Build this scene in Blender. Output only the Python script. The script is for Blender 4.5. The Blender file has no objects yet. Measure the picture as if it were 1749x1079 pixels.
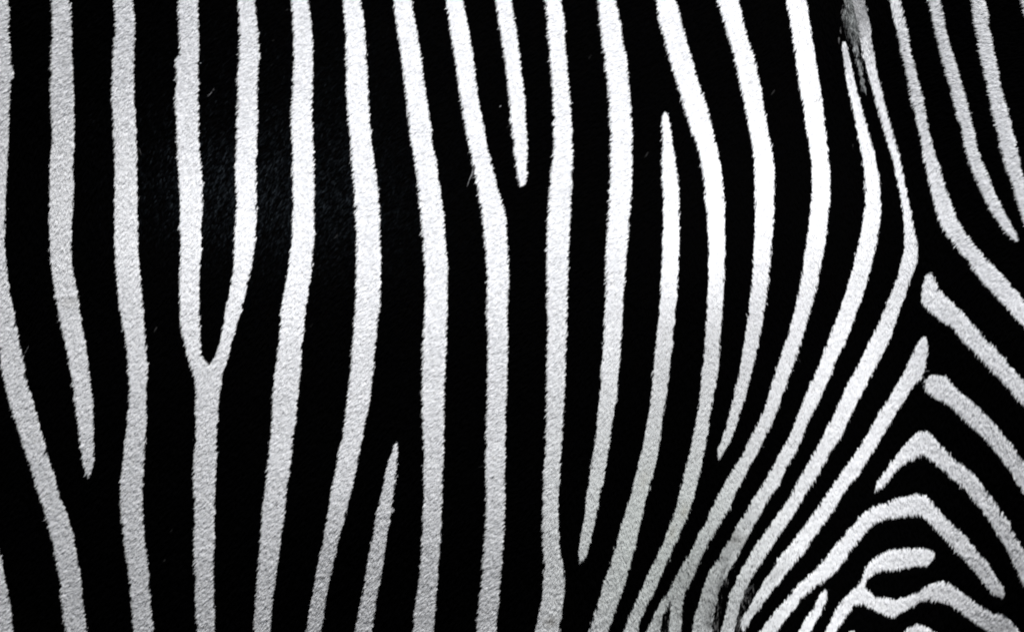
import bpy, math
import numpy as np

# ------------------------------------------------------------------ camera, world, sun, exposure
scene = bpy.context.scene
S = 0.00043            # metres on the flank per traced unit
CX, CY = 874.5, 539.5  # centre of the framed piece of flank, traced units
Z0 = 1.05              # height of that centre above the ground
D = 6.0                # camera distance

cam_data = bpy.data.cameras.new("camera")
cam = bpy.data.objects.new("camera", cam_data)
scene.collection.objects.link(cam)
scene.camera = cam
cam.location = (0.0, -D, Z0)
cam.rotation_euler = (math.pi / 2, 0, 0)
cam_data.sensor_width = 36.0
cam_data.lens = 36.0 * D / (1749 * S)
cam_data.clip_end = 100.0
cam_data.clip_start = 0.1

SUN_EL, SUN_AZ = math.radians(46.0), math.radians(8.0)   # azimuth from the camera's side, to the right
sdir = np.array([math.cos(SUN_EL) * math.sin(SUN_AZ), -math.cos(SUN_EL) * math.cos(SUN_AZ), math.sin(SUN_EL)])
world = bpy.data.worlds.new("World")
scene.world = world
world.use_nodes = True
nt = world.node_tree
sky = nt.nodes.new("ShaderNodeTexSky")
sky.sky_type = 'NISHITA'
sky.sun_disc = False
sky.sun_elevation = SUN_EL
sky.sun_rotation = math.pi - SUN_AZ
nt.links.new(sky.outputs[0], nt.nodes["Background"].inputs[0])
nt.nodes["Background"].inputs[1].default_value = 0.05
sun_data = bpy.data.lights.new("sun", 'SUN')
sun_data.energy = 5.0
sun_data.angle = math.radians(0.5)
sun_data.color = (1.0, 0.985, 0.97)
sun = bpy.data.objects.new("sun", sun_data)
scene.collection.objects.link(sun)
from mathutils import Vector
sun.rotation_euler = Vector(sdir).to_track_quat('Z', 'Y').to_euler()
scene.view_settings.view_transform = 'Standard'
scene.view_settings.look = 'None'
scene.view_settings.exposure = 0.09
scene.view_settings.gamma = 1.0
scene.cycles.filter_width = 2.15

# ------------------------------------------------------------------ the coat pattern, read off tile by tile
K, KR = 4.315, 5.77
TILES = dict(A1=(0, 0, K), A2=(400, 0, K), A3=(800, 0, K), A4=(1200, 0, K),
             B1=(0, 250, K), B2=(400, 250, K), B3=(800, 250, K), B4=(1200, 250, K),
             C1=(0, 500, K), C2=(400, 500, K), C3=(800, 500, K), C4=(1200, 500, K),
             D1=(0, 750, K), D2=(400, 750, K), D3=(800, 750, K), D4=(1200, 750, K),
             E1=(0, 829, K), E2=(400, 829, K), E3=(800, 829, K),
             R1=(1449, 0, 5.74), R2=(1449, 188, KR), R3=(1449, 375, KR), R4=(1449, 562, KR),
             R5=(1449, 720, KR), R6=(1449, 892, KR), G7=(1249, 892, KR), G8=(1049, 892, KR))
# each stripe: name, label, extend-start, extend-end, rows.  a row "y:l,r" is level; "x,y|x,y" joins two edge points
STRIPES = [
("white_stripe", None, 0, 1, "E1 400:-130,-20 520:-100,8 600:-90,22 700:-80,42 800:-70,58 900:-60,78 1000:-50,95 1079:-40,92"),
("white_stripe", None, 1, 1, """A1 0:-105,60 90:-97,68 230:-99,66 370:-87,78 470:-83,82 500:-72,98 540:-66,108 568:-80,92 590:-85,78 700:-93,72 850:-97,68 1079:-103,62
 B1 180:-110,50 300:-112,48 400:-120,40 600:-122,38 700:-130,30 800:-118,42 950:-105,55 1079:-85,72
 C1 130:-50,103 250:-25,122 370:-10,143 430:0,158 540:12,185 680:40,200 740:55,230 850:85,255 950:120,285 1079:160,325
 D1 130:208,358 270:245,405 400:290,435 500:320,480 620:355,515 700:380,540 780:398,550 880:415,570 980:435,592 1079:450,602
 E1 800:450,608 900:462,620 1000:472,632 1079:490,638"""),
("white_stripe", "tapering stripe that ends in a point low on the left", 1, 0, """A1 0:375,505 60:378,522 150:385,522 250:385,530 380:377,528 500:378,535 640:375,540 750:375,540 850:378,545 950:383,545 1079:385,545
 B1 130:368,540 200:362,538 330:368,542 450:368,535 560:362,530 680:368,525 780:370,525 850:375,532 930:385,545 1000:395,560 1079:410,573
 C1 60:415,582 150:432,592 250:455,610 370:482,632 500:510,650 600:528,662 700:545,672 800:553,685 900:570,692 1000:585,695 1079:590,693
 D1 90:598,692 150:610,692 200:622,688 240:638,678 285:652,660"""),
("white_stripe", None, 1, 1, """A1 0:838,975 90:838,988 200:845,990 320:838,988 450:828,985 560:825,985 700:820,985 800:825,992 900:835,995 1000:838,1000 1079:845,1005
 B1 60:845,1010 130:850,1005 250:845,1008 380:850,1015 500:845,1012 620:848,1015 750:850,1018 850:858,1025 950:862,1035 1079:875,1048
 C1 80:880,1055 180:900,1060 300:920,1072 400:938,1080 520:948,1085 640:952,1083 740:958,1082 830:950,1080 930:948,1080 1000:935,1078 1079:925,1072
 D1 80:918,1068 180:912,1060 260:895,1058 350:890,1052 480:890,1050 600:900,1058 700:912,1065 780:922,1075 880:935,1088 980:950,1100
 E1 690:958,1103 800:965,1105 900:972,1112 1000:982,1125 1079:992,1133"""),
("forked_stripe", "forked stripe, two arms joining into one stem", 1, 0, """A1 0:1312,1455 80:1310,1458 200:1315,1462 300:1320,1465 418:1327,1465 432:1278,1465 470:1288,1462 560:1298,1462 640:1295,1465 750:1285,1462 850:1300,1465 950:1300,1465 1079:1302,1468
 B1 100:1310,1478 200:1322,1485 290:1325,1500 380:1325,1490 450:1332,1495 550:1325,1485 680:1335,1480 760:1335,1488 850:1330,1478 950:1328,1472 1079:1328,1470
 C1 130:1332,1475 250:1335,1475 330:1350,1480 400:1375,1480 470:1390,1490 530:1405,1545 600:1430,1570
 > 1 0 A2 0:22,150 120:32,165 250:38,175 370:35,185 450:35,180 550:25,175 650:25,170 800:25,172 900:20,175 1000:18,168 1079:15,165
 B2 150:8,163 300:12,162 370:20,165 480:18,165 600:12,160 700:5,158 780:3,150 880:-2,130 980:-15,105 1079:-30,85
 C1 100:1670,1785 200:1655,1757 300:1640,1728 380:1615,1702 460:1590,1688 520:1558,1665 560:1530,1652 620:1520,1638
 > 0 1 C1 540:1408,1655 600:1430,1640 680:1442,1632 740:1450,1620 850:1442,1608 950:1448,1605 1079:1450,1600
 D1 90:1438,1600 200:1430,1595 320:1430,1588 450:1438,1582 600:1440,1578 700:1435,1585 830:1430,1582 950:1440,1578
 E1 700:1442,1575 800:1442,1578 900:1442,1582 1000:1450,1580 1079:1455,1580"""),
("white_stripe", None, 1, 1, """A2 0:418,545 100:430,560 200:435,572 300:440,575 420:438,578 520:435,580 620:430,578 750:420,575 850:422,575 950:425,580 1079:428,580
 B2 150:428,590 250:432,588 330:435,595 420:432,585 550:432,590 680:430,592 780:418,580 880:402,572 980:388,560 1079:370,545
 C2 80:352,530 200:345,518 300:335,515 400:330,498 500:318,495 600:298,488 700:292,478 780:288,468 880:285,460 980:280,448 1079:272,432
 D2 120:255,420 220:245,412 320:238,395 420:228,382 520:210,378 600:212,362 700:195,350 800:195,338 900:182,325 1000:175,305
 E2 700:172,302 800:165,290 900:155,280 1000:150,272 1079:150,268"""),
("white_stripe", None, 1, 1, """A2 0:802,932 100:810,950 250:820,962 350:822,968 450:828,975 580:825,985 700:832,990 800:835,995 900:842,1000 1000:855,1010 1079:862,1015
 B2 100:865,1030 200:875,1045 290:882,1062 380:890,1062 500:895,1072 620:900,1075 720:905,1080 830:905,1085 950:902,1080 1079:900,1080
 C2 80:895,1078 180:888,1062 280:885,1052 350:882,1045 450:868,1038 550:860,1028 620:855,1022 700:845,1010 800:838,1000 900:825,980 1000:812,958 1079:800,945
 D2 100:770,922 200:755,905 300:738,882 400:718,860 500:700,832 600:680,810 700:665,778 800:648,750 900:622,732 1000:605,708
 E2 740:590,695 820:578,680 900:560,665 1000:545,652 1079:535,640"""),
("white_stripe", "narrow stripe that starts in a sharp point at the lower edge", 0, 1, """D2 15:1190,1200 60:1175,1203 130:1150,1205 230:1120,1195 330:1105,1185 430:1085,1168 530:1055,1160 620:1042,1145 700:1025,1128 800:1005,1115 900:985,1098 1000:970,1082
 E2 750:958,1065 830:940,1048 900:925,1042 1000:905,1025 1079:895,1012"""),
("white_stripe", None, 1, 1, """A2 0:1175,1305 100:1185,1320 200:1200,1340 300:1210,1355 400:1230,1375 500:1242,1388 600:1255,1400 700:1265,1415 800:1275,1430 900:1288,1445 1000:1298,1455 1079:1310,1460
 B2 100:1330,1490 200:1342,1500 300:1355,1515 400:1365,1530 500:1380,1545 600:1385,1550 700:1395,1558 800:1400,1568 900:1408,1575 1000:1410,1572 1079:1412,1575
 C2 150:1408,1572 300:1395,1565 450:1392,1562 600:1388,1558 700:1388,1550 800:1388,1548 900:1388,1548 1079:1395,1545
 D2 150:1402,1540 300:1398,1540 450:1400,1532 600:1392,1528 750:1388,1520 850:1380,1510 950:1375,1500
 E2 750:1360,1495 850:1345,1485 950:1330,1478 1079:1320,1468"""),
("white_stripe", None, 1, 1, """A3 0:-166,-41 100:-151,-20 200:-136,0 300:-121,15 400:-106,32 500:-91,45 600:-78,58 700:-61,70 800:-44,88 900:-29,108 1000:-14,125
 B3 0:5,142 100:28,165 200:50,190 300:65,215 400:85,245 460:95,265 550:105,278 650:118,285 750:125,290 850:132,300 950:138,302 1079:140,298
 C3 120:135,288 200:140,288 330:145,290 450:140,290 560:148,288 650:140,285 750:138,282 850:138,275 950:130,272 1079:130,272
 D3 200:128,270 350:130,268 500:132,268 650:128,265 750:122,258 850:112,252 950:106,242
 E3 750:98,232 850:82,225 950:68,215 1079:60,198"""),
("white_stripe", "short stripe from the top ending in a blunt point", 1, 0, """A3 0:198,322 100:212,332 200:225,350 300:245,365 400:260,380 500:275,388 600:290,402 700:298,415 800:308,422 900:315,425 1000:328,428
 B3 0:335,438 100:350,435 200:362,435 250:372,432 285:385,425 303:396,410"""),
("white_stripe", None, 1, 1, """A3 0:565,685 150:582,708 300:592,715 450:605,728 600:615,740 700:625,750 800:625,755 900:628,762 1079:632,770
 B3 100:625,770 180:612,768 280:605,765 380:598,758 480:590,755 580:585,750 700:580,745 800:580,740 900:580,738 1079:585,732
 C3 120:585,730 250:590,728 400:585,720 550:582,718 650:578,715 780:582,708 900:575,700 1079:572,692
 D3 120:568,682 230:555,675 350:558,672 450:550,662 600:548,660 700:548,662 780:550,670 880:555,688
 E3 600:558,700 700:552,710 780:545,705 850:540,698 950:515,688 1079:492,658"""),
("white_stripe", "long stripe tapering to a point near the bottom", 1, 0, """A3 0:955,1085 100:965,1108 200:975,1128 300:988,1140 400:1002,1160 500:1015,1175 600:1028,1185 700:1038,1192 800:1042,1202 900:1045,1205 1000:1050,1212
 B3 0:1052,1210 80:1052,1212 180:1052,1208 300:1045,1208 400:1038,1200 500:1035,1192 600:1032,1185 700:1025,1175 800:1020,1168 900:1018,1160 1000:1018,1152 1079:1018,1147
 C3 120:1008,1138 250:1002,1132 380:1000,1122 480:990,1118 560:985,1112 680:980,1100 780:968,1088 880:955,1072 980:948,1058 1079:938,1044
 D3 100:922,1028 200:905,1010 300:892,992 400:872,970 500:862,952 600:848,930 700:830,905 800:820,888 860:812,865 890:820,840 908:826,832"""),
("white_stripe", "stripe that starts in a point high up between two wider ones", 0, 1, """A3 830:1446,1464 870:1430,1478 930:1425,1490 1000:1430,1502
 B3 0:1435,1511 100:1430,1525 200:1428,1540 300:1435,1550 400:1438,1555 520:1440,1555 640:1438,1558 750:1432,1555 850:1430,1548 950:1425,1545 1079:1421,1540
 C3 100:1412,1530 200:1405,1520 300:1392,1508 400:1385,1500 500:1375,1490 600:1365,1478 700:1358,1465 800:1345,1450 900:1328,1435 1000:1310,1422 1079:1298,1410
 D3 100:1278,1395 200:1250,1370 300:1225,1345 400:1200,1315 500:1168,1292 600:1142,1270 700:1108,1248 800:1080,1222 900:1052,1198 1000:1020,1168
 E3 750:985,1140 830:965,1112 900:940,1085 1000:908,1050 1079:885,1020"""),
("white_stripe", None, 1, 1, """A3 0:1380,1525 100:1400,1558 200:1420,1580 300:1448,1605 400:1475,1638 500:1500,1665 600:1535,1695
 A4 700:-164,2 800:-136,35 900:-104,60 1000:-71,84
 B4 0:-38,104 100:-15,122 200:2,142 300:14,152 400:20,160 500:32,160 600:40,162 700:45,165 800:48,165 900:42,160 1000:42,155 1079:41,152
 C4 150:32,142 300:20,130 400:14,125 500:8,120 600:-5,108 700:-11,88 800:-23,70 900:-40,52 1000:-59,42 1079:-75,28
 D3 100:1630,1735 200:1605,1715 300:1580,1692 400:1555,1668 500:1532,1638
 G8 0:560,690 100:520,645 200:480,605 300:435,560 400:385,510 500:335,470 600:290,425 700:245,385 800:205,325 900:155,280 1000:115,240 1079:85,222"""),
("white_stripe", "stripe from the top tapering to a point above the grey smudge", 1, 0, """A4 0:108,265 100:140,290 200:170,310 300:198,335 400:228,375 500:250,402 600:272,418 700:292,438 800:315,455 900:335,470 1000:352,488
 B4 0:365,508 100:380,520 200:382,528 300:385,528 400:388,525 500:388,522 600:382,518 700:380,508 800:372,500 900:368,490 1000:362,480 1079:350,468
 C4 100:338,450 200:330,440 300:315,420 400:302,402 500:285,380 600:265,352 700:242,330 800:218,302 900:190,272 1000:162,238 1079:140,205
 D4 50:118,180 100:105,148 150:114,122"""),
("forked_stripe", "dirty stripe forking in two at the bottom", 1, 0, """A4 0:620,765 100:638,782 200:655,800 300:672,812 400:685,828 500:698,845 600:712,862 700:730,875 800:745,888 900:755,898 1000:772,912
 B4 0:788,920 100:800,932 200:808,938 300:805,935 380:802,938 500:790,925 600:780,915 700:770,900 800:752,885 900:735,862 1000:718,845 1079:703,825
 C4 100:680,798 200:655,770 300:628,738 400:600,708 500:565,675 600:530,640 700:500,605 800:475,570 900:435,530 1000:385,490 1079:346,452
 D4 100:298,400 200:235,340 300:175,290 380:130,250 480:80,205 560:45,160
 G8 0:900,1046 100:840,990 200:795,925 300:745,880 400:680,830 500:625,785 600:575,750 650:550,718 700:515,690 770:470,680
 > 0 1 G8 700:515,610 750:480,575 800:448,530 850:420,502 950:370,475 1079:310,450
 > 0 1 G8 700:560,690 800:568,668 900:560,662 1000:548,668 1079:540,665"""),
("white_stripe", "stripe with a brown-grey smudge above its lower end", 0, 1, """A4 310:1030,1052 350:1030,1072 430:1040,1085 500:1050,1105 600:1062,1125 700:1085,1150 800:1108,1180 900:1130,1205 1000:1148,1232
 B4 0:1163,1255 100:1185,1280 200:1195,1298 300:1200,1310 400:1200,1318 500:1192,1315 600:1175,1305 700:1155,1285 800:1130,1262 900:1110,1238 1000:1075,1208 1079:1052,1188
 C4 100:1022,1148 200:985,1112 300:945,1078 400:905,1030 500:868,980 600:825,945 700:780,895 800:740,850 900:700,800 950:685,770 1079:628,730
 D4 100:570,678 200:518,612 250:490,600 350:435,548 450:358,475 540:320,430
 G8 0:1225,1385 100:1175,1335 160:1145,1310 250:1080,1250 350:1030,1205 450:960,1145 550:915,1090 650:872,1040 750:850,1015 850:815,1000 950:790,970 1079:775,965"""),
("white_stripe", "stripe that thins to a line beside the worn grey patch", 1, 1, """A4 0:1100,1195 100:1130,1220 200:1150,1240 300:1165,1250 400:1185,1270 500:1210,1280 600:1240,1310 700:1270,1330 800:1290,1358 900:1325,1385 1000:1355,1415
 B4 0:1378,1435 100:1405,1465 200:1430,1485 300:1450,1500 400:1468,1522 500:1480,1540 600:1490,1560 650:1495,1575 750:1490,1590 800:1480,1592 880:1460,1575 950:1448,1545 1000:1425,1525 1079:1394,1508
 C4 100:1350,1460 200:1312,1432 300:1260,1395 330:1245,1385 420:1200,1340 500:1160,1300 600:1110,1245 700:1055,1195 800:1010,1140 900:970,1090 1000:910,1050 1079:873,1002
 D4 80:828,945 200:765,885 300:705,820 400:655,755 500:590,700
 G8 0:1549,1716 100:1485,1630 200:1410,1575 300:1350,1510 400:1290,1440 500:1235,1380 600:1195,1320 680:1150,1290 800:1120,1240 900:1100,1225 1000:1075,1200 1079:1055,1185"""),
("white_stripe", "diagonal stripe pointed at both ends", 0, 0, """R4 80:735,765 110:705,785 170:670,797 250:635,790 350:590,770 430:555,745 500:510,700 600:450,610 700:390,565 800:320,480 900:258,425 1000:205,365 1079:160,325
 D4 80:1140,1260 150:1095,1212 250:1020,1150 350:950,1070 450:885,1000 550:815,945
 G7 0:744,918 100:670,850 200:595,765 300:510,710 380:450,640 450:420,575 550:340,500 650:275,415 750:230,345 850:170,280 950:105,195 1000:90,170 1040:95,140 1065:108,127"""),
("arched_stripe", "arched stripe running down both sides of the flank fold", 1, 0, """G7 275,1079|435,1079 410,900|540,945 500,800|620,850 560,730|700,735 660,610|790,655 790,500|910,575 900,385|1040,470 960,300|1130,340 1060,190|1220,220 1140,90|1310,110
 R5 66,990|250,1000 130,915|330,970 200,860|360,945 300,815|450,940 400,780|540,935 500,745|620,920 600,725|690,922 690,703|740,935 780,730|790,975 840,800|840,1030
 R6 1010,0|820,10 1110,90|900,100 1210,190|1000,210 1300,320|1100,320 1360,370|1200,420 1410,450|1290,530 1480,560|1350,620 1530,640|1430,700 1550,700|1490,740 1535,745|1520,748"""),
("arched_stripe", "arched stripe with a short pointed left arm", 0, 1, """R5 250,675|265,682 275,600|330,640 350,500|400,590 430,390|450,500 520,270|560,405 610,170|650,365 700,90|720,330 780,85|770,330 840,140|830,375 910,230|900,440 1000,325|980,510 1110,410|1080,590 1200,480|1150,650 1290,570|1210,740 1360,670|1300,830 1430,760|1360,920 1510,870|1390,970
 R6 1600,0|1420,10 1605,60|1460,90 1660,150|1530,200 1731,260|1590,300 1790,350|1640,420 1850,450|1690,510 1900,560|1731,620 2000,750|1830,850"""),
("white_stripe", "blunt-headed diagonal stripe touching a pointed one", 0, 1, """R4 800,465|748,525 860,445|755,600 970,465|870,680 1010,530|920,700 1090,605|1010,755 1190,680|1090,840 1260,745|1160,905 1340,820|1250,985
 R5 1430,0|1300,110 1550,150|1400,225 1640,260|1490,330 1731,400|1590,460 1800,500|1660,590 1880,620|1731,690 2000,800|1860,900"""),
("white_stripe", "diagonal stripe with a broad wedge-shaped head", 0, 1, """R3 815,515|765,555 850,590|740,640 900,680|720,770 960,750|740,840 1060,850|830,920 1150,930|930,1000 1260,1060|1040,1070
 R4 1340,80|1150,130 1430,160|1260,240 1520,260|1340,330 1620,390|1430,420 1731,500|1540,530 1800,590|1640,640 1850,680|1731,750 1950,800|1840,880"""),
("white_stripe", None, 1, 1, """R1 0:415,510 100:435,540 200:460,562 300:485,585 400:508,602 500:520,615 600:545,640 700:562,668 800:590,695 900:608,718 1000:620,738
 R2 0:655,755 150:690,785 190:700,795 300:720,820 430:745,858 550:765,900 700:800,945 850:835,990 950:860,1030
 R3 895,0|1080,0 960,130|1140,100 1060,260|1220,220 1150,370|1300,310 1230,480|1380,400 1310,600|1480,500 1420,710|1580,620 1540,830|1680,730 1640,950|1731,800 1731,1050|1800,880 1830,1140|1900,1000"""),
("white_stripe", "stripe from the top right ending in a point near the right edge", 1, 0, """R1 0:790,905 100:810,930 200:832,948 300:855,962 400:875,988 500:905,1020 600:930,1050 700:955,1080 800:985,1110 900:1010,1145 1000:1035,1165
 R2 0:1055,1195 100:1090,1212 200:1118,1240 300:1140,1262 400:1160,1285 500:1195,1320 600:1225,1360 700:1270,1400 800:1310,1440 900:1360,1490 1000:1410,1540
 R3 0:1465,1580 80:1520,1625 150:1580,1665 200:1640,1680 235:1665,1675"""),
("white_stripe", None, 1, 1, """R1 0:1215,1350 100:1220,1365 200:1235,1382 300:1255,1395 400:1272,1412 500:1290,1430 600:1308,1455 700:1330,1475 800:1355,1490 900:1375,1515 1000:1395,1535
 R2 0:1420,1575 100:1440,1600 200:1465,1625 300:1485,1655 400:1510,1670 500:1540,1695 600:1570,1715 700:1605,1745 800:1640,1775 900:1670,1810 1000:1700,1850 1079:1725,1880"""),
("white_stripe", None, 1, 1, "R1 0:1705,1840 100:1718,1860 300:1762,1910 500:1810,1960 700:1860,2010"),
("forked_stripe", "hooked stripe joining a wavy one at the lower right", 0, 1, """R6 855,290|850,350 780,260|770,430 680,245|650,425 540,255|540,450 400,270|410,475 300,320|300,475 215,380|230,510 165,460|190,545 130,560|170,590 90,630|160,660
 > 1 1 G7 925,1079|1030,1079 980,960|1060,960 1020,870|1110,880 1100,760|1200,810 1180,680|1225,803
 R6 95,612|110,800 165,650|170,810 240,710|240,860 320,740|330,900 430,745|425,930 520,745|510,890 600,715|600,840 690,670|690,780 760,620|750,755 850,590|840,765 930,565|950,780 1020,610|1050,840 1100,670|1140,910 1180,730|1230,970 1280,800|1330,1030 1360,850|1430,1090 1440,900|1500,1150 1500,885|1560,1180 1590,950|1600,1200 1680,1060|1640,1220 1720,1150|1690,1260"""),
("white_stripe", "small rounded stripe end at the bottom edge", 0, 1, "R6 995:665,705 1010:620,760 1035:580,795 1060:555,830 1079:545,880 1150:530,920"),
("white_stripe", "sliver of a stripe at the bottom edge", 0, 1, "G7 1062:1175,1200 1079:1158,1225 1150:1100,1230"),
("white_stripe", "short pointed stripe rising from the bottom edge", 0, 1, "G7 660:925,950 690:885,960 760:845,940 850:800,900 930:740,860 1000:710,820 1079:665,770"),
("grey_streak", "faint grey streak below the worn patch", 0, 0, "A4 250:1090,1120 350:1122,1144 450:1146,1166 550:1164,1184 640:1187,1197"),
("grey_patch", "worn smoky grey patch of mixed hair", 1, 0, "A4 0:1058,1130 60:1046,1150 120:1048,1165 180:1062,1175 230:1080,1185 280:1100,1190"),
]
# combing of the coat: x, y, dx, dy (dy down)
COMB = [(100,50,-.8,.5),(100,350,-.2,1),(100,600,-.55,.8),(100,1000,-.7,.75),(400,100,-.7,.6),(400,450,-.4,.9),(400,900,-.6,.75),
 (700,100,-.5,.7),(700,400,-.6,.7),(700,900,-.55,.8),(1000,100,-.5,.5),(950,350,-.7,.6),(850,650,-.75,.65),(850,900,-.8,.5),
 (1100,700,-.3,.9),(1050,950,0,1),(1300,100,-.5,.6),(1300,500,.1,1),(1200,900,.1,1),(1400,800,.1,1),(1480,300,.05,1),(1550,450,0,1),
 (1550,100,-.8,.3),(1650,150,-1,.15),(1700,50,-1,.1),(1700,400,-.7,.5),(1620,600,-.2,1),(1650,750,0,1),(1520,880,.2,1),(1650,950,-.4,.9),(1700,1050,-.4,.9),(1460,15,.2,1),(1468,60,.2,1),(1470,110,.22,1)]
HROWS = [
[308,308,309,308,306,299,283,253,212,163,113,64,19,-23,-61,-94,-122,-146,-165,-179,-189,-195,-197,-195,-189,-179,-164,-144,-118,-85,-45,3,56,111,161,205,243,280,317,355],
[288,288,289,289,287,281,267,242,204,158,110,64,22,-17,-52,-83,-109,-130,-147,-159,-168,-172,-174,-172,-166,-157,-144,-127,-103,-71,-30,18,70,120,164,203,239,276,315,356],
[267,268,269,269,268,263,252,230,196,152,106,63,24,-12,-44,-72,-95,-114,-128,-139,-146,-150,-150,-148,-143,-135,-125,-110,-89,-59,-17,33,83,127,165,199,235,274,315,357],
[246,247,248,249,248,244,236,218,187,145,101,61,26,-6,-35,-60,-81,-97,-109,-118,-124,-127,-127,-123,-118,-111,-103,-93,-77,-49,-7,45,94,131,162,194,232,273,315,358],
[225,226,227,228,227,224,217,202,175,136,96,59,28,-1,-26,-48,-65,-79,-89,-96,-101,-103,-102,-98,-92,-86,-80,-74,-63,-40,1,51,94,127,157,191,231,274,317,360],
[205,205,205,205,205,203,198,185,161,126,90,57,30,5,-15,-33,-47,-58,-67,-74,-78,-79,-77,-72,-66,-59,-56,-54,-48,-32,2,46,86,120,153,191,233,276,319,361],
[183,183,183,182,182,181,177,167,145,115,83,54,31,11,-5,-17,-27,-36,-45,-51,-55,-55,-52,-46,-38,-32,-33,-36,-36,-28,-2,38,78,116,153,193,236,279,320,360],
[162,161,160,159,159,158,156,147,129,103,76,52,32,17,7,-1,-8,-15,-22,-28,-31,-30,-26,-19,-11,-7,-12,-21,-27,-27,-7,31,74,115,156,198,241,281,320,357],
[140,138,137,135,135,134,132,126,112,92,71,51,35,25,19,15,11,5,-1,-6,-8,-6,0,8,15,17,7,-6,-18,-25,-10,27,72,117,160,202,244,282,318,352],
[117,115,114,112,111,109,107,102,93,80,66,54,44,37,34,31,28,23,18,15,15,19,25,33,40,41,28,11,-5,-16,-5,28,73,118,161,203,244,281,314,344],
[94,92,90,89,87,84,82,79,74,67,62,60,56,51,47,45,43,39,36,34,36,42,50,58,65,66,50,29,10,-1,7,35,75,118,160,201,242,277,307,334],
[71,69,67,65,62,60,58,57,56,57,61,66,66,62,58,58,58,56,52,50,54,62,72,81,88,90,72,46,23,11,17,42,78,119,160,200,239,272,298,321],
[47,45,43,41,38,35,34,34,40,50,60,69,71,69,68,70,73,71,66,64,67,75,85,95,104,107,90,57,28,13,17,42,81,125,166,203,237,264,286,305],
[22,20,18,16,14,11,10,13,24,41,56,66,71,72,74,79,83,81,75,72,73,79,87,96,105,106,90,57,24,7,10,37,82,130,173,207,233,253,271,287],
[-3,-5,-7,-9,-11,-13,-13,-7,9,29,46,59,67,71,74,78,83,84,78,73,72,76,82,87,91,88,75,48,19,1,2,31,79,130,172,202,222,238,253,266],
[-28,-31,-33,-35,-36,-37,-35,-24,-5,16,34,47,57,63,66,71,78,81,74,67,65,69,73,73,70,65,55,36,13,-2,-1,27,74,122,161,188,206,219,232,244],
[-55,-58,-60,-62,-63,-62,-56,-42,-21,0,17,30,42,50,54,60,70,74,66,57,54,57,58,54,47,41,33,20,5,-5,-3,22,64,108,143,167,184,197,209,220],
[-83,-86,-89,-91,-92,-90,-80,-62,-41,-20,-3,11,25,35,42,49,58,61,53,43,39,39,36,29,21,16,10,1,-7,-11,-8,14,50,88,119,142,158,171,183,194],
[-112,-115,-118,-121,-121,-118,-106,-87,-65,-45,-26,-10,5,19,29,35,40,42,36,28,22,17,10,1,-7,-10,-13,-17,-19,-19,-13,6,34,64,92,114,130,143,155,167],
[-142,-146,-149,-151,-151,-146,-133,-114,-92,-70,-50,-33,-17,-1,10,14,15,17,16,9,1,-8,-18,-29,-36,-37,-36,-33,-29,-24,-17,-4,15,39,63,84,99,113,125,139],
[-174,-177,-180,-182,-181,-174,-160,-141,-120,-97,-75,-57,-40,-26,-18,-16,-16,-12,-9,-13,-24,-38,-50,-60,-65,-65,-58,-46,-35,-28,-23,-17,-7,11,32,51,67,81,95,110],
[-206,-210,-213,-214,-212,-204,-190,-172,-150,-126,-103,-84,-69,-59,-55,-54,-52,-45,-39,-43,-56,-72,-84,-92,-97,-93,-76,-53,-39,-33,-32,-35,-32,-21,-3,15,31,47,63,80],
[-240,-243,-246,-247,-244,-237,-223,-204,-182,-158,-135,-117,-103,-96,-94,-93,-88,-79,-73,-77,-92,-108,-120,-127,-130,-120,-91,-59,-42,-39,-47,-57,-60,-55,-41,-23,-6,13,31,51],
[-275,-277,-280,-280,-278,-271,-257,-238,-215,-191,-169,-151,-140,-133,-132,-131,-125,-115,-109,-113,-128,-146,-159,-166,-165,-146,-105,-65,-45,-47,-63,-80,-90,-90,-80,-63,-42,-21,-1,20],
[-310,-312,-314,-315,-312,-305,-291,-271,-248,-224,-203,-187,-176,-171,-169,-167,-161,-151,-145,-150,-166,-185,-198,-203,-197,-169,-119,-73,-52,-56,-78,-103,-120,-125,-117,-99,-77,-55,-33,-11],
[-345,-348,-349,-349,-346,-338,-323,-303,-280,-257,-237,-222,-213,-207,-204,-201,-194,-187,-183,-189,-204,-221,-234,-235,-219,-182,-133,-89,-68,-72,-95,-123,-145,-154,-149,-132,-110,-87,-65,-43],
[-381,-383,-385,-384,-380,-371,-356,-335,-312,-290,-271,-257,-248,-243,-239,-234,-228,-222,-221,-227,-241,-257,-266,-261,-236,-194,-145,-106,-87,-91,-113,-142,-167,-179,-176,-161,-141,-119,-97,-76],
[-418,-419,-421,-420,-415,-404,-388,-367,-344,-323,-305,-292,-284,-278,-274,-268,-262,-257,-257,-264,-277,-291,-297,-286,-252,-205,-157,-122,-106,-111,-132,-162,-189,-204,-203,-190,-171,-151,-130,-110]]
WDENS, WLEN = 0.64, 8.5   # white hairs per square unit, length in units

# ------------------------------------------------------------------ the form of the flank (metres = units * S)
HG = np.array(HROWS, dtype=float)
HX0, HY0, HSTEP = -300.0, -270.0, 60.0

def bspl(t):
    return ((1 - t) ** 3 / 6, (3 * t ** 3 - 6 * t ** 2 + 4) / 6, (-3 * t ** 3 + 3 * t ** 2 + 3 * t + 1) / 6, t ** 3 / 6)

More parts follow.
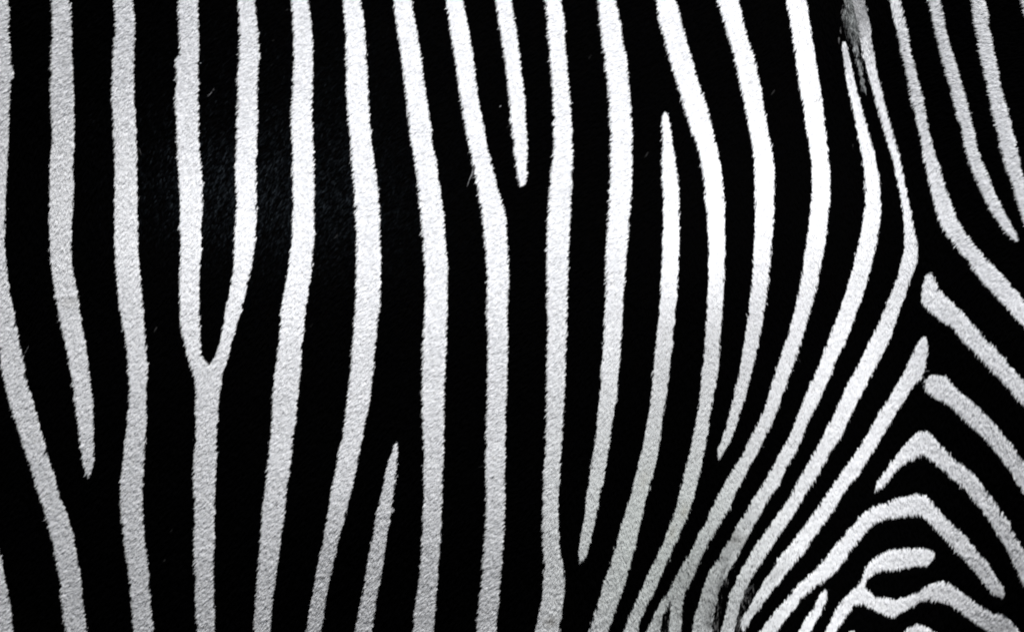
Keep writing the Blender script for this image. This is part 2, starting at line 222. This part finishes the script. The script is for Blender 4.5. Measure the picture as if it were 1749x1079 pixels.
def height(x, y):
    """relief towards the camera, smooth cubic B-spline"""
    fx = np.clip((np.asarray(x, float) - HX0) / HSTEP, 0, HG.shape[1] - 1.001)
    fy = np.clip((np.asarray(y, float) - HY0) / HSTEP, 0, HG.shape[0] - 1.001)
    ix, iy = np.floor(fx).astype(int), np.floor(fy).astype(int)
    bx, by = bspl(fx - ix), bspl(fy - iy)
    out = 0
    for j in range(4):
        for i in range(4):
            out = out + by[j] * bx[i] * HG[np.clip(iy + j - 1, 0, HG.shape[0] - 1), np.clip(ix + i - 1, 0, HG.shape[1] - 1)]
    return out

def to_world(x, y, h):
    """traced units + height above the flank's mean plane -> metres"""
    f = S * (1 - h * S / D)
    return np.stack([(x - CX) * f, -h * S, Z0 + (CY - y) * f], -1)

def normals(x, y):
    p = (height(x + 4, y) - height(x - 4, y)) / 8
    q = (height(x, y + 4) - height(x, y - 4)) / 8
    n = np.stack([-p, -q, np.ones_like(p)], -1)      # x right, y down, h out
    return n / np.linalg.norm(n, axis=-1, keepdims=True), p, q

# ------------------------------------------------------------------ materials
def new_mat(name):
    m = bpy.data.materials.new(name)
    m.use_nodes = True
    return m, m.node_tree, m.node_tree.nodes["Principled BSDF"]

def mat_hair_white():
    m, t, b = new_mat("white_hair")
    a = t.nodes.new("ShaderNodeAttribute"); a.attribute_name = "tint"
    t.links.new(a.outputs["Color"], b.inputs["Base Color"])
    b.inputs["Roughness"].default_value = 0.55
    b.inputs["Specular IOR Level"].default_value = 0.25
    return m

def mat_under(name, col, amount, scale):
    m, t, b = new_mat(name)
    n = t.nodes.new("ShaderNodeTexNoise"); n.inputs["Scale"].default_value = scale; n.inputs["Detail"].default_value = 3
    g = t.nodes.new("ShaderNodeTexCoord")
    r = t.nodes.new("ShaderNodeMixRGB"); r.inputs[1].default_value = (*[c * (1 - amount) for c in col], 1); r.inputs[2].default_value = (*col, 1)
    t.links.new(g.outputs["Object"], n.inputs["Vector"]); t.links.new(n.outputs[0], r.inputs[0]); t.links.new(r.outputs[0], b.inputs["Base Color"])
    b.inputs["Roughness"].default_value = 0.9
    b.inputs["Specular IOR Level"].default_value = 0.0
    return m

def mat_hair_black():
    m, t, b = new_mat("black_hair")
    a = t.nodes.new("ShaderNodeAttribute"); a.attribute_name = "tint"
    t.links.new(a.outputs["Color"], b.inputs["Base Color"])
    g = t.nodes.new("ShaderNodeAttribute"); g.attribute_name = "gloss"
    t.links.new(g.outputs["Fac"], b.inputs["Specular IOR Level"])
    b.inputs["Specular Tint"].default_value = (0.62, 0.8, 1.0, 1)
    b.inputs["Roughness"].default_value = 0.42
    return m

M_WHITE, M_BLACK = mat_hair_white(), mat_hair_black()
M_UNDER = mat_under("white_underfur", (0.62, 0.62, 0.63), 0.25, 900.0)
M_SKIN = mat_under("dark_skin", (0.0011, 0.001, 0.001), 0.4, 300.0)

# ------------------------------------------------------------------ object helpers
def link(name, me, parent=None):
    o = bpy.data.objects.new(name, me)
    scene.collection.objects.link(o)
    o.parent = parent
    return o

def mesh_from(name, co, faces_list, mats, mat_idx=None, attrs=()):
    """faces_list: list of (n,3) or (n,4) integer arrays"""
    me = bpy.data.meshes.new(name)
    co = np.ascontiguousarray(co, dtype=np.float32)
    me.vertices.add(len(co)); me.vertices.foreach_set("co", co.ravel())
    loops = np.concatenate([f.ravel() for f in faces_list]).astype(np.int32)
    tot = np.concatenate([np.full(len(f), f.shape[1]) for f in faces_list]).astype(np.int32)
    start = np.concatenate([[0], np.cumsum(tot)[:-1]]).astype(np.int32)
    me.loops.add(len(loops)); me.loops.foreach_set("vertex_index", loops)
    me.polygons.add(len(tot)); me.polygons.foreach_set("loop_start", start)
    me.polygons.foreach_set("loop_total", tot)
    for m in mats: me.materials.append(m)
    if mat_idx is not None: me.polygons.foreach_set("material_index", mat_idx.astype(np.int32))
    me.update(calc_edges=True)
    for nm, kind, data in attrs:
        a = me.attributes.new(nm, kind, 'POINT')
        a.data.foreach_set("color" if kind == 'FLOAT_COLOR' else "value", np.ascontiguousarray(data, dtype=np.float32).ravel())
    return me

zebra = link("zebra", None)
zebra.location = (0, 0, 0)
zebra["label"] = "standing zebra in close view, flank and haunch covered in narrow black and white stripes"
zebra["category"] = "zebra"

# ------------------------------------------------------------------ body: one closed trunk
GX = np.arange(-262, 2012, 8.0); GY = np.arange(-236, 1317, 8.0)
bx, by = np.meshgrid(GX, GY)
ny, nx = bx.shape
front = to_world(bx.ravel(), by.ravel(), height(bx.ravel(), by.ravel()))
idx = np.arange(nx * ny).reshape(ny, nx)
quads = np.stack([idx[:-1, :-1], idx[1:, :-1], idx[1:, 1:], idx[:-1, 1:]], -1).reshape(-1, 4)
rim = np.concatenate([idx[0, :], idx[1:, -1], idx[-1, -2::-1], idx[-2:0:-1, 0]])
rc = front[rim]; mid = rc.mean(0)
rings = [rc]; ang = np.linspace(0, math.pi, 15)[1:-1]
for a in ang:                                    # the trunk rounds away above, below and behind
    r = rc.copy()
    out = 1 + 0.16 * math.sin(a) - 0.35 * max(0.0, -math.cos(a)) ** 2
    r[:, 0] = mid[0] + (rc[:, 0] - mid[0]) * out
    r[:, 2] = mid[2] + (rc[:, 2] - mid[2]) * out
    r[:, 1] = rc[:, 1] * max(0.0, math.cos(a / 2)) ** 2 + 0.24 * (1 - math.cos(a))
    rings.append(r)
co = [front]; faces = [quads]; base = nx * ny; prev = rim; nr = len(rim)
for r in rings[1:]:
    cur = np.arange(nr) + base
    co.append(r); base += nr
    faces.append(np.stack([prev, np.roll(prev, -1), np.roll(cur, -1), cur], -1)); prev = cur
co.append(rings[-1].mean(0)[None] + np.array([[0, 0.02, 0]]))
faces.append(np.stack([prev, np.roll(prev, -1), np.full(nr, base)], -1))
me = mesh_from("body", np.concatenate(co), faces, [M_SKIN])
me.polygons.foreach_set("use_smooth", np.ones(len(me.polygons), bool))
body = link("body", me, zebra)

# ------------------------------------------------------------------ stripes: parse, extend beyond the frame, resample
def parse(spec):
    out = []; tile = None
    for tok in spec.replace("\n", " ").split(" "):
        pass
    toks = spec.split(); i = 0
    L, R = [], []
    while i < len(toks):
        t = toks[i]
        if t in TILES: ox, oy, k = TILES[t]
        elif "|" in t:
            # "x,y|x,y"
            a, b = t.split("|")
            ax, ay = map(float, a.split(",")); cx, cy = map(float, b.split(","))
            L.append((ox + ax / k, oy + ay / k)); R.append((ox + cx / k, oy + cy / k))
        else:
            yy, lr = t.split(":"); l, r = lr.split(","); yy = float(yy)
            L.append((ox + float(l) / k, oy + yy / k)); R.append((ox + float(r) / k, oy + yy / k))
        i += 1
    return np.array(L), np.array(R)

def ribbon(spec, e0, e1):
    L, R = parse(spec)
    def ext(L, R):                               # carry on straight past the end
        n = min(4, len(L) - 1)
        m = (L + R) / 2; d = m[0] - m[n]; d /= np.linalg.norm(d) + 1e-9
        steps = np.array([230.0, 120.0, 40.0])[:, None]
        return np.vstack([L[0] + d * steps, L]), np.vstack([R[0] + d * steps, R])
    if e0: L, R = ext(L, R)
    if e1:
        a, b = ext(L[::-1], R[::-1]); L, R = a[::-1], b[::-1]
    m = (L + R) / 2
    s = np.concatenate([[0], np.cumsum(np.linalg.norm(np.diff(m, axis=0), axis=1))])
    n = max(8, int(s[-1] / 4)); t = np.linspace(0, s[-1], n)
    L = np.stack([np.interp(t, s, L[:, 0]), np.interp(t, s, L[:, 1])], -1)
    R = np.stack([np.interp(t, s, R[:, 0]), np.interp(t, s, R[:, 1])], -1)
    for _ in range(1):
        L[1:-1] = (L[:-2] + 2 * L[1:-1] + L[2:]) / 4; R[1:-1] = (R[:-2] + 2 * R[1:-1] + R[2:]) / 4
    return L, R

RX0, RY0, RW, RH = -250, -225, 2250, 1530        # pattern map, one cell per traced unit
LAB = np.full((RH, RW), -1, dtype=np.int16)
parts = []
for k, (name, label, e0, e1, spec) in enumerate(STRIPES):
    ribs = []
    for j, seg in enumerate(spec.split(">")):
        a, b = e0, e1
        if j: q = seg.split(); a, b, seg = int(q[0]), int(q[1]), " ".join(q[2:])
        L, R = ribbon(seg, a, b)
        ribs.append((L, R))
        w = int(np.linalg.norm(L - R, axis=1).max() * 2) + 4
        tt = np.linspace(0, len(L) - 1, len(L) * 12); i0 = np.minimum(tt.astype(int), len(L) - 2); f = (tt - i0)[:, None]
        Ld = L[i0] * (1 - f) + L[i0 + 1] * f; Rd = R[i0] * (1 - f) + R[i0 + 1] * f
        v = np.linspace(0, 1, w)[None, :, None]
        P = (Ld[:, None] * (1 - v) + Rd[:, None] * v).reshape(-1, 2)
        xi = np.floor(P[:, 0] - RX0).astype(int); yi = np.floor(P[:, 1] - RY0).astype(int)
        ok = (xi >= 0) & (xi < RW) & (yi >= 0) & (yi < RH)
        sel = LAB[yi[ok], xi[ok]] < 0
        LAB[yi[ok][sel], xi[ok][sel]] = k
    parts.append(ribs)

# ------------------------------------------------------------------ hair
rng = np.random.default_rng(7)
def vnoise(x, y, cell, seed):
    r = np.random.default_rng(seed).random((256, 256)) * 2 - 1
    fx, fy = x / cell + 1000, y / cell + 1000
    ix, iy = np.floor(fx).astype(int), np.floor(fy).astype(int)
    u, v = fx - ix, fy - iy; u = u * u * (3 - 2 * u); v = v * v * (3 - 2 * v)
    g = lambda a, b: r[b % 256, a % 256]
    return (g(ix, iy) * (1 - u) + g(ix + 1, iy) * u) * (1 - v) + (g(ix, iy + 1) * (1 - u) + g(ix + 1, iy + 1) * u) * v

comb = np.array(COMB, float); comb[:, 2:] /= np.linalg.norm(comb[:, 2:], axis=1)[:, None]
def combing(x, y):
    dx = np.zeros_like(x); dy = np.zeros_like(x)
    for cx, cy, a, b in comb:
        w = 1 / (((x - cx) ** 2 + (y - cy) ** 2) / 1e4 + 0.05) ** 1.5
        dx += w * a; dy += w * b
    n = np.hypot(dx, dy) + 1e-9
    return dx / n, dy / n

def blob(x, y, cx, cy, rx, ry, deg=0.0):
    t = math.radians(deg); u = (x - cx) * math.cos(t) + (y - cy) * math.sin(t); v = -(x - cx) * math.sin(t) + (y - cy) * math.cos(t)
    return np.exp(-((u / rx) ** 2 + (v / ry) ** 2))

LOOSE = [i for i, s_ in enumerate(STRIPES) if s_[0] in ('grey_patch', 'grey_streak')]
def label_at(x, y):
    return LAB[np.clip(y - RY0, 0, RH - 1).astype(int), np.clip(x - RX0, 0, RW - 1).astype(int)]

def hair_mesh(c, lab, keep, length, width, lift, jit, wav=0.15, root=0.0, extra=()):
    """tapered curved blades (a quad and a tip triangle) rooted at points c; those that would reach
    more than a part of their length into another colour's ground are dropped"""
    n = len(c); x, y = c[:, 0], c[:, 1]
    x = x + 1.0 * vnoise(x, y, 4.0, 51) + rng.normal(0, 1.1, n); y = y + 1.0 * vnoise(x, y, 4.0, 52) + rng.normal(0, 1.1, n)
    dx, dy = combing(x, y)
    a = np.arctan2(dy, dx) + wav * vnoise(x, y, 5, 3) + 0.6 * wav * vnoise(x, y, 31, 4) + rng.normal(0, jit, n)
    d = np.stack([np.cos(a), np.sin(a)], -1)
    ln = length * rng.uniform(0.65, 1.25, n)
    k_ = keep * rng.uniform(0.8, 1.1, n) * ln
    tx = x + d[:, 0] * k_ + 1.3 * vnoise(x, y, 4.0, 41) + rng.normal(0, 1.6, n)     # tufts and strays along the edges
    ty = y + d[:, 1] * k_ + 1.3 * vnoise(x, y, 4.0, 42) + rng.normal(0, 1.6, n)
    ok = label_at(tx, ty) == lab
    if lab in LOOSE: ok = rng.random(n) < 0.9
    x, y, d, ln, a = x[ok], y[ok], d[ok], ln[ok], a[ok]; n = len(x); extra = [e[ok] for e in extra]
    N, p, q = normals(x, y)
    T = np.stack([d[:, 0], d[:, 1], d[:, 0] * p + d[:, 1] * q], -1); T /= np.linalg.norm(T, axis=1)[:, None]
    B = np.cross(N, T)
    sleek = 1 - 0.45 * np.clip(blob(x, y, 1200, 800, 260, 330) + blob(x, y, 1350, 450, 260, 400), 0, 1)
    roll = (rng.normal(0, 0.32, n) * sleek)[:, None]
    W = B * np.cos(roll) + N * np.sin(roll)
    lf = (lift * (1 + 0.4 * vnoise(x, y, 4, 5)) * sleek * rng.uniform(0.5, 1.5, n))[:, None]
    l_ = ln[:, None]
    base = np.stack([x, y, height(x, y)], -1)
    c0 = base + N * root
    c1 = c0 + T * l_ * 0.5 + N * (l_ * lf * 0.8 + 0.4)
    bend = rng.normal(0, 0.06, n)[:, None]
    c2 = c0 + T * l_ * 1.0 + N * (l_ * lf * 1.05 + 0.3) + B * l_ * bend
    wd = (width * rng.uniform(0.7, 1.3, n))[:, None] / 2
    P = np.stack([c0 - W * wd, c0 + W * wd, c1 - W * wd * 0.85, c1 + W * wd * 0.85, c2], 1).reshape(-1, 3)
    i = np.arange(n)[:, None] * 5
    return to_world(P[:, 0], P[:, 1], P[:, 2]), (i + np.array([0, 1, 3, 2])), (i + np.array([2, 3, 4])), extra

# small stains and broader darker areas of the coat: x, y, rx, ry, tilt, darkness, brown
DARK_MARKS = [(1256, 915, 28, 11, 20, .46, .02), (1240, 938, 26, 24, 0, .34, 0), (1215, 1020, 75, 75, 0, .22, 0), (1285, 885, 22, 20, 0, .14, 0), (1446, 88, 9, 30, 0, .25, 0), (1222, 1010, 22, 60, 12, .16, 0), (1165, 990, 30, 60, 30, .12, 0),
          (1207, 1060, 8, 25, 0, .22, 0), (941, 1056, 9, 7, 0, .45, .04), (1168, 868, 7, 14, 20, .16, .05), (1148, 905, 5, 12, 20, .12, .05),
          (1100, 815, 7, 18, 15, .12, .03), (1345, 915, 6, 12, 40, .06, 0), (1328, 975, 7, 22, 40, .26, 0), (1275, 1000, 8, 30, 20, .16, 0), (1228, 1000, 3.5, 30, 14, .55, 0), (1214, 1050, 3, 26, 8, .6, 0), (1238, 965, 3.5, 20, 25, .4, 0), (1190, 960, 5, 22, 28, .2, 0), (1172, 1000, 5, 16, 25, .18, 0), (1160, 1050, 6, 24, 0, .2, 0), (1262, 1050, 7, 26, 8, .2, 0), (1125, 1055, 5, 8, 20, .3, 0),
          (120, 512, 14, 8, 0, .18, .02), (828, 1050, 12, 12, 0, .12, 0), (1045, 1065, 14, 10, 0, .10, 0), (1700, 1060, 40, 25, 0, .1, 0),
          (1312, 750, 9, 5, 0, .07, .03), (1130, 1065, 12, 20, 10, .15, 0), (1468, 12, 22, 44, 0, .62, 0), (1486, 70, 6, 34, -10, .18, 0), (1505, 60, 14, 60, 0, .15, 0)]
def white_tint(c, n):
    x, y = c[:, 0], c[:, 1]
    base = np.array([0.792, 0.803, 0.828])[None] * np.ones((n, 1))
    g = blob(x, y, 1130, 930, 170, 210)[:, None]                     # greenish grey tint on the belly side
    base = base * (1 - g * np.array([[0.075, 0.035, 0.085]]))
    v = rng.normal(1.0, 0.05, n) * (1 + 0.04 * vnoise(x, y, 5, 11) + 0.03 * vnoise(x, y, 22, 12))
    for sx, sy, rx, ry, dg, dk, br in DARK_MARKS:
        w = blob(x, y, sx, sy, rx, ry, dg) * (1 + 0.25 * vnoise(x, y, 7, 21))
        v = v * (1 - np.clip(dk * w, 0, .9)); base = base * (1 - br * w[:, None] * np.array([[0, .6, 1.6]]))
    col = base * v[:, None]
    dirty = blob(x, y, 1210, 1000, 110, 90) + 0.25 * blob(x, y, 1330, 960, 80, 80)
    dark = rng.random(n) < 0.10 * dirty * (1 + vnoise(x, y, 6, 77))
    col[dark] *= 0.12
    return np.clip(col, 0, 0.9)

yy, xx = np.nonzero(LAB >= 0)
labs = LAB[yy, xx]
order = np.argsort(labs, kind="stable"); yy, xx, labs = yy[order], xx[order], labs[order]
bounds = np.searchsorted(labs, np.arange(len(STRIPES) + 1))

def pick(px, py, count):
    s = rng.integers(0, len(px), count)
    return np.stack([px[s] + RX0 + rng.random(count), py[s] + RY0 + rng.random(count)], -1)

def beyond(c):                                   # thin the coat out beyond the part in view
    o = (c[:, 0] < -30) | (c[:, 0] > 1779) | (c[:, 1] < -30) | (c[:, 1] > 1109)
    return c[~o | (rng.random(len(c)) < 0.45)]

for k, (name, label, e0, e1, spec) in enumerate(STRIPES):
    px, py = xx[bounds[k]:bounds[k + 1]], yy[bounds[k]:bounds[k + 1]]
    area = len(px)
    if area < 20: continue
    faded = name in ("grey_patch", "grey_streak")
    co, fs, mi, tints, base = [], [], [], [], 0
    if not faded:                                # the dense underfur of the stripe
        for L, R in parts[k]:
            na = 5; v = np.linspace(0.10, 0.90, na)[None, :, None]
            P = (L[:, None] * (1 - v) + R[:, None] * v).reshape(-1, 2)
            N, _, _ = normals(P[:, 0], P[:, 1])
            Q = np.stack([P[:, 0], P[:, 1], height(P[:, 0], P[:, 1])], -1) + N * (0.8 + 0.15 * len(co))
            co.append(to_world(Q[:, 0], Q[:, 1], Q[:, 2])); m = len(L)
            ii = np.arange(m * na).reshape(m, na) + base; base += m * na
            fs.append(np.stack([ii[:-1, :-1], ii[1:, :-1], ii[1:, 1:], ii[:-1, 1:]], -1).reshape(-1, 4))
            mi.append(np.zeros(len(fs[-1]))); tints.append(np.ones((m * na, 3)))
        c = beyond(pick(px, py, int(area * WDENS)))
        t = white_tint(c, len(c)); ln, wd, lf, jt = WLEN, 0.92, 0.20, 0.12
    elif name == "grey_patch":
        c = pick(px, py, int(area * 0.36)); n = len(c)
        t = (rng.uniform(0.15, 0.58, n) ** 2)[:, None] * (1 + .7 * vnoise(c[:, 0], c[:, 1], 9, 31))[:, None] * np.array([[.95, 1, 1.0]])
        ln, wd, lf, jt = 15, 1.2, 0.22, 0.3
    else:
        c = pick(px, py, int(area * 0.22)); n = len(c)
        t = rng.uniform(0.08, 0.42, n)[:, None] * np.array([[.96, 1, 1.02]]); ln, wd, lf, jt = 14, 1.1, 0.22, 0.1
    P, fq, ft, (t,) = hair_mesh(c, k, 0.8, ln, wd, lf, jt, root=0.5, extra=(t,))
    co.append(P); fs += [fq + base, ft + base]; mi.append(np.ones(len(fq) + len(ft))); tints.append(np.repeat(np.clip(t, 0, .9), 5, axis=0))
    tn = np.concatenate(tints); tn = np.concatenate([tn, np.ones((len(tn), 1))], 1)
    me = mesh_from(name, np.concatenate(co), fs, [M_UNDER, M_WHITE], np.concatenate(mi), [("tint", 'FLOAT_COLOR', tn)])
    o = link(name, me, zebra)
    if label: o["label"] = label

# black coat between the stripes
yb, xb = np.nonzero((LAB < 0))
c = beyond(pick(xb, yb, int(len(xb) * 0.085)))
# the edges get more hair so that the stripes end in tufts
edge = np.zeros_like(LAB, bool); W_ = LAB >= 0
for ax, sh in ((0, 5), (0, -5), (1, 5), (1, -5)): edge |= np.roll(W_, sh, ax)
ye, xe = np.nonzero(edge & ~W_)
c2 = beyond(pick(xe, ye, int(len(xe) * 0.16)))
c = np.concatenate([c, c2]); n = len(c)
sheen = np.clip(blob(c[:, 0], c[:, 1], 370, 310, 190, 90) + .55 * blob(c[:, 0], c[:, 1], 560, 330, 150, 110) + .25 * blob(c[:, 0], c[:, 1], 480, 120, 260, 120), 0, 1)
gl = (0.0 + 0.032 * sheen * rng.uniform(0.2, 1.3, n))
tb = np.ones((n, 1)) * np.array([[0.0009, 0.0009, 0.001, 1.0]])
pale = rng.random(n) < 0.00015 * (1 + 4 * sheen)
tb[pale, :3] = 0.02
sm = 0
for sx, sy, rx, ry, dg, st in ((1281, 1018, 10, 14, 40, .7), (1262, 1062, 9, 18, 0, .7), (1142, 1030, 6, 12, 10, .7), (1222, 1064, 7, 18, 0, .6), (1135, 1066, 6, 14, 10, .5),
                               (1443, 20, 9, 40, 0, .25), (1462, 78, 8, 12, 0, .35), (1582, 640, 6, 8, 0, .3), (1235, 1010, 5, 40, 15, .25)):
    sm = sm + st * blob(c[:, 0], c[:, 1], sx, sy, rx, ry, dg)
grey = rng.random(n) < sm                                    # brindled hairs where stripes run together
tb[grey, :3] = (rng.uniform(0.01, 0.26, n) ** 1.4)[grey, None]
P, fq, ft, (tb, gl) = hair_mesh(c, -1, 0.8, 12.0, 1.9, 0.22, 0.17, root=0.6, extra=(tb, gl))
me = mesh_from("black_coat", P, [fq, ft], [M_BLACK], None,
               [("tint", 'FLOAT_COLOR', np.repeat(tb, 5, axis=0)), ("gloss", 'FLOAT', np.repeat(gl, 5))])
coat = link("black_coat", me, zebra); coat["kind"] = "stuff"

# a few pale guard hairs lying loose across the black
STRAY = [((354, 165), (361, 160), (366, 151), .8, .2), ((41, 604), (46, 598), (49, 590), .8, .16), ((798, 319), (802, 302), (811, 289), 1.0, .30),
         ((806, 306), (805, 296), (809, 284), .8, .28), ((236, 252), (240, 257), (241, 266), .7, .10), ((1276, 1010), (1284, 1004), (1288, 996), .9, .10),
         ((1272, 1018), (1276, 1006), (1284, 999), .9, .12), ((1216, 1060), (1222, 1068), (1221, 1078), .9, .10), ((1143, 1040), (1146, 1030), (1142, 1022), 1., .22),
         ((1577, 636), (1583, 632), (1588, 634), .8, .20), ((1576, 641), (1580, 645), (1578, 652), .8, .18), ((853, 183), (855, 182), (856, 180), 1.0, .4)]
for a, b, c_, w, v in STRAY:
    t = np.linspace(0, 1, 9)[:, None]; a, b, c_ = (np.array(q, float) for q in (a, b, c_))
    P = (1 - t) ** 2 * a + 2 * t * (1 - t) * b + t * t * c_
    d = np.gradient(P, axis=0); d /= np.linalg.norm(d, axis=1)[:, None] + 1e-9
    s = np.stack([-d[:, 1], d[:, 0]], -1) * (w * (1 - 0.85 * np.abs(2 * t - 1) ** 2)) / 2
    hh = height(P[:, 0], P[:, 1]) + 4.2
    Q = np.concatenate([np.c_[P - s, hh], np.c_[P + s, hh + .5], np.c_[P, hh - .5]])
    i = np.arange(8)
    fs = [np.stack([i + o1, i + 1 + o1, i + 1 + o2, i + o2], -1) for o1, o2 in ((0, 9), (9, 18), (18, 0))]
    me = mesh_from("stray_hair", to_world(Q[:, 0], Q[:, 1], Q[:, 2]), fs, [M_WHITE], None, [("tint", 'FLOAT_COLOR', np.tile([v, v, v * 1.05, 1], (27, 1)))])
    link("stray_hair", me, zebra)
